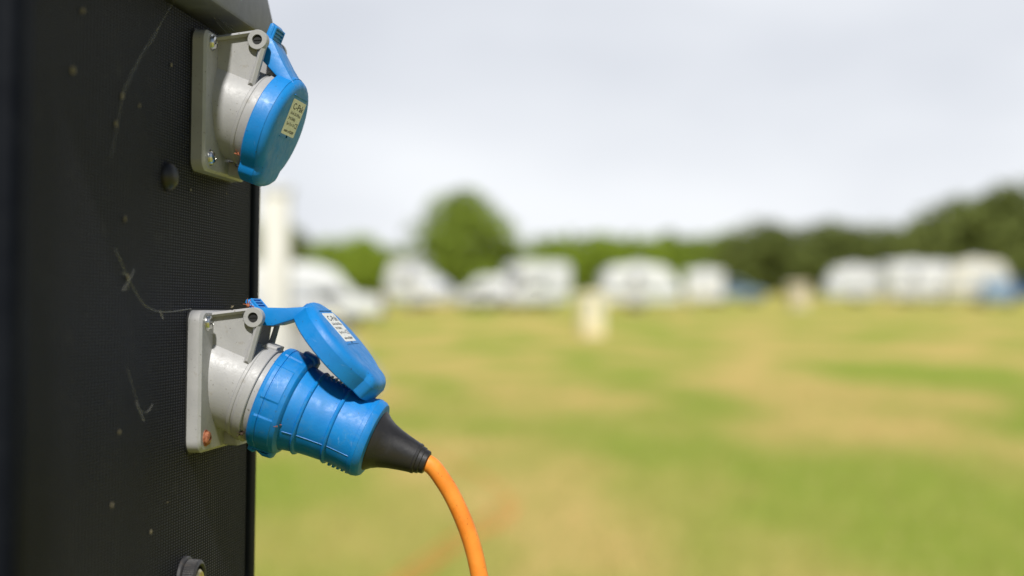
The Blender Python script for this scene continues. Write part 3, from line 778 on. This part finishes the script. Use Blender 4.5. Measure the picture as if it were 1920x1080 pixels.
# mould seam and a row of small vents underneath
tube(bm, [PF(s, -r*math.sin(R(62)), r*-math.cos(R(62))) for s, r in ((40, 24.15), (46, 23.05), (48.2, 22.4), (54, 21.7), (60.5, 21.1), (63.2, 20.7), (70, 21.0), (76.4, 21.45))], .00022, 5)
for k in range(5): prism(bm, [(64.5+k*2.7, -19.6), (66.2+k*2.7, -19.6), (66.0+k*2.7, -21.6), (64.7+k*2.7, -21.6)], -5, 5, .3, 1, f3=PF)
for k in range(5): prism(bm, [(48.8+k*2.4, 20), (50.2+k*2.4, 20), (50.0+k*2.4, 23.0-.25*k), (49.0+k*2.4, 23.0-.25*k)], -3, 6, .3, 1, f3=PF)
obj('shell', bm, M['blue'], plug, sharp=25)
bm = bmesh.new()
lathe(bm, [(78, 12), (83.6, 17.2), (84.6, 16.7), (87, 14.4), (90, 12.6), (94, 11.0), (99, 9.6), (104.2, 8.4), (104.6, 8.6), (105.6, 8.3), (105.9, 7.6), (107.6, 7.3), (107.9, 6.7), (109.8, 6.4), (110.2, 5.6), (110.3, 4.4)], lambda s, u, v: PF(s, u, v), 96)
obj('strain_relief', bm, M['rubber'], plug, sharp=25)
# cable: out of the nozzle, down to the grass, then away in loose runs
PM = plug.matrix_world.copy(); PMi = PM.inverted()
def at(px, py, Z): return Vector(((px-960)/FPX*Z, Z, CAM_Z+(530-py)/FPX*Z))
pts = [PF(103, 0, 0), PF(109, 0, 0)]
zc = (PM @ pts[1]).y
for px, py in ((812, 876), (828, 897), (846, 926), (866, 968), (883, 1014), (896, 1066), (904, 1125)):
    pts.append(PMi @ at(px, py, zc))
far = [(-.0140, .768, 1.075), (-.0125, .769, 1.02), (-.010, .772, .93), (-.006, .78, .78), (.0, .80, .55), (.006, .84, .30), (.01, .93, .10), (.0, 1.08, .02), (-.04, 1.35, .006), (-.35, 2.4, .005), (-.75, 4.2, .005), (-.62, 5.6, .005), (-.42, 6.4, .005), (-.26, 7.1, .005), (-.08, 7.7, .005), (.02, 8.1, .005), (.03, 8.35, .005), (-.04, 8.4, .006), (-.15, 7.9, .006), (-.36, 7.0, .006), (-.50, 6.3, .006), (-.62, 5.9, .006), (-.60, 5.6, .006),
       (-.44, 6.1, .006), (-.31, 6.7, .006), (-.17, 7.3, .006), (.0, 7.9, .006), (-.2, 9.5, .006), (-1.4, 13, .006), (-3.4, 20, .006), (-5.6, 33, .006), (-6.0, 44, .006)]
pts += [PMi @ Vector(q) for q in far]
bm = bmesh.new(); tube(bm, pts, .00472, 20, smooth=7); obj('cable', bm, M['cable'], plug)

# ------------------------------------------------------------------ cobwebs, husks, dry grass
def webs(strands, label, grp='old cobwebs on the pedestal'):
    root = bmesh.new()
    for pts, r in strands: tube(root, pts, r, 5, smooth=4)
    o = obj('cobweb', root, M['web']); o.matrix_world = MP
    return tag(o, label, 'cobweb', grp)
P = on_panel
def path(lst, off=.0015): return [P(x, y, off+.001*math.sin(i*2.1)) for i, (x, y) in enumerate(lst)]
webs([(path([(332, -6), (305, 40), (272, 92), (250, 140), (232, 178), (222, 230), (208, 300)]), .00014), (path([(300, 48), (288, 74), (272, 92)]), .00022), (path([(272, 92), (240, 150), (230, 180)]), .00018)],
     'long slanting cobweb strand on the black panel left of the upper outlet')
webs([(path([(216, 466), (228, 492), (240, 520), (262, 560), (280, 578), (306, 585), (338, 582), (358, 579)]), .00022), (path([(228, 512), (240, 520), (238, 545)]), .00022), (path([(252, 505), (244, 522), (230, 545)]), .00018), (path([(300, 583), (306, 598)]), .0003)],
     'sagging cobweb strand reaching the top corner of the lower outlet')
webs([(path([(255, 752), (262, 770), (276, 772), (286, 758)]), .00012), (path([(262, 770), (270, 790)]), .0002), (path([(238, 690), (262, 770)]), .00009)], 'small pale cobweb tangle left of the lower outlet')
def off(p, o): return Vector((p.x+o, p.y, p.z))
st = []
rnd = random.Random(9)
for k in range(9):
    x0 = 372+rnd.random()*70; y0 = 2+(x0-372)*.5+rnd.random()*10
    a = P(x0, y0, .003); b = P(x0+30+rnd.random()*45, y0+22+rnd.random()*28, .010)
    m_ = (a+b)/2+Vector((.001, 0, -.002)); st.append(([a, m_, b], .00009))
webs(st, 'fine cobweb threads in the dark gap under the hood')
st = []
for k in range(10):      # between the brackets of the lower outlet
    a = mm((8+rnd.uniform(10, 24), 37.5+rnd.uniform(-14, 4), rnd.uniform(22, 30)))+Vector((0, 0, ZL))
    b = mm((8+rnd.uniform(10, 22), 37.5+rnd.uniform(4, 16), rnd.uniform(18, 34)))+Vector((0, 0, ZL))
    st.append(([a, (a+b)/2+Vector((0, 0, -.003)), b], .00012))
webs(st, 'cobweb wisps between the hinge brackets of the lower outlet')
st = [([SF(38+0*k, -20, 12)+Vector((0, .0375, ZL)), SF(39, -24, 3)+Vector((0, .0375, ZL)), SF(39.5, -25.2, -2)+Vector((0, .0375, ZL)), SF(43, -24.5, -5)+Vector((0, .0375, ZL))], .00028) for k in (0,)]
webs(st, 'dirty cobweb thread in the seam behind the blue collar of the plug')

def husk(p, r, mt, seed, label, cat='husk', grp='pale dry husks stuck to the panel', name='dry_husk'):
    bm = bmesh.new(); bmesh.ops.create_icosphere(bm, subdivisions=2, radius=1)
    for v in bm.verts:
        k = 1+.9*noise.noise(v.co*1.7+Vector((seed, 0, 0)))
        v.co = Vector((v.co.x*.3, v.co.y*(1.1+.5*math.sin(seed)), v.co.z*(.9+.3*math.cos(seed*2))))*k*r
    o = obj(name, bm, mt); o.matrix_world = MP @ Matrix.Translation(p)
    return tag(o, label, cat, grp)
hs = [(322, 122, .0013, 'pale husk highest on the panel, near the upper outlet'), (230, 180, .0019, 'pale husk at the foot of the slanting cobweb strand'), (262, 198, .0013, 'brownish husk just right of the slanting cobweb strand'),
      (138, 132, .0022, 'blurred husk far left on the panel'), (218, 232, .0018, 'long husk below the slanting cobweb strand'), (156, 20, .0018, 'blurred grey husk near the top left'),
      (235, 410, .0019, 'pale husk level with the gap between the outlets'), (240, 520, .0018, 'orange-tinged husk in the sagging cobweb'), (358, 356, .0013, 'pale husk just below the upper outlet'), (224, 810, .0014, 'faint grey husk left of the lower outlet bottom'),
      (210, 948, .0016, 'faint grey husk low on the panel'), (283, 998, .0013, 'faint husk low on the panel, above the lock knob'), (425, 363, .0008, 'tiny pale crumb below the catch of the upper outlet'), (314, 942, .0007, 'tiny pale crumb above the lock knob')]
for i, (x, y, r, lab) in enumerate(hs): husk(P(x, y, .0008), r*.62, M['husk'], i*3.1, lab)
LO = Vector((0, .0375, ZL))
def curls(c, rad_, n, r, label, mt, seed, name='dead_insect', cat='dead insect'):
    rn = random.Random(seed); bm = bmesh.new()
    bmesh.ops.create_icosphere(bm, subdivisions=2, radius=rad_*.5)
    for v in bm.verts: v.co *= 1+.5*noise.noise(v.co*900)
    for k in range(n):
        d = Vector((rn.gauss(0, 1), rn.gauss(0, 1), rn.gauss(0, 1)+.3)).normalized()*rad_
        q = Vector((rn.gauss(0, 1), rn.gauss(0, 1), rn.gauss(0, 1))).normalized()*rad_*.5
        tube(bm, [(0, 0, 0), d*.7+q*.4, d*1.2+q], r, 5, smooth=3)
    o = obj(name, bm, mt); o.matrix_world = MP @ Matrix.Translation(c); return tag(o, label, cat)
curls(LO+SF(43, -24.2, -7.5), .0017, 9, .00022, 'shrivelled reddish insect stuck to the side of the blue plug', M['huskred'], 3)
curls(LO+mm((25, -12, 40.5)), .0022, 16, .00018, 'reddish dry tuft on top of the lower outlet behind its hinge', M['huskred'], 5, 'dry_tuft', 'dry tuft')
curls(LO+mm((19, -21, 39.5)), .0010, 5, .00022, 'tiny pale seed on the top bar of the lower outlet', M['husk'], 6, 'seed', 'seed')
curls(Vector((0, .0375, ZU))+mm((20, -19, -27)), .0018, 10, .0002, 'small reddish dead insect in the corner under the upper barrel', M['huskred'], 7)
curls(LO+mm((24, -17.5, -28)), .0022, 12, .0003, 'dark dirt clot in the corner under the lower barrel', M['dirt'], 11, 'dirt_clot', 'dirt')
curls(LO+mm((22, -8, 29)), .0040, 26, .00016, 'matted dry debris between the brackets of the lower outlet', M['husk'], 8, 'debris_tuft', 'debris')
# dry stalk lying on the hood
bm = bmesh.new(); a = Vector((HO-.002, .074, TOP+.030))
tube(bm, [a, a+Vector((.006, 0, .0015)), a+Vector((.013, 0, .001))], .0004, 6); tube(bm, [a, a+Vector((.001, -.001, -.004))], .0003, 5)
bmesh.ops.create_icosphere(bm, subdivisions=1, radius=.0013, matrix=Matrix.Translation(a))
o = obj('dry_stalk', bm, M['huskred']); o.matrix_world = MP; tag(o, 'orange-brown dry stalk lying on the hood above the upper outlet', 'stalk')
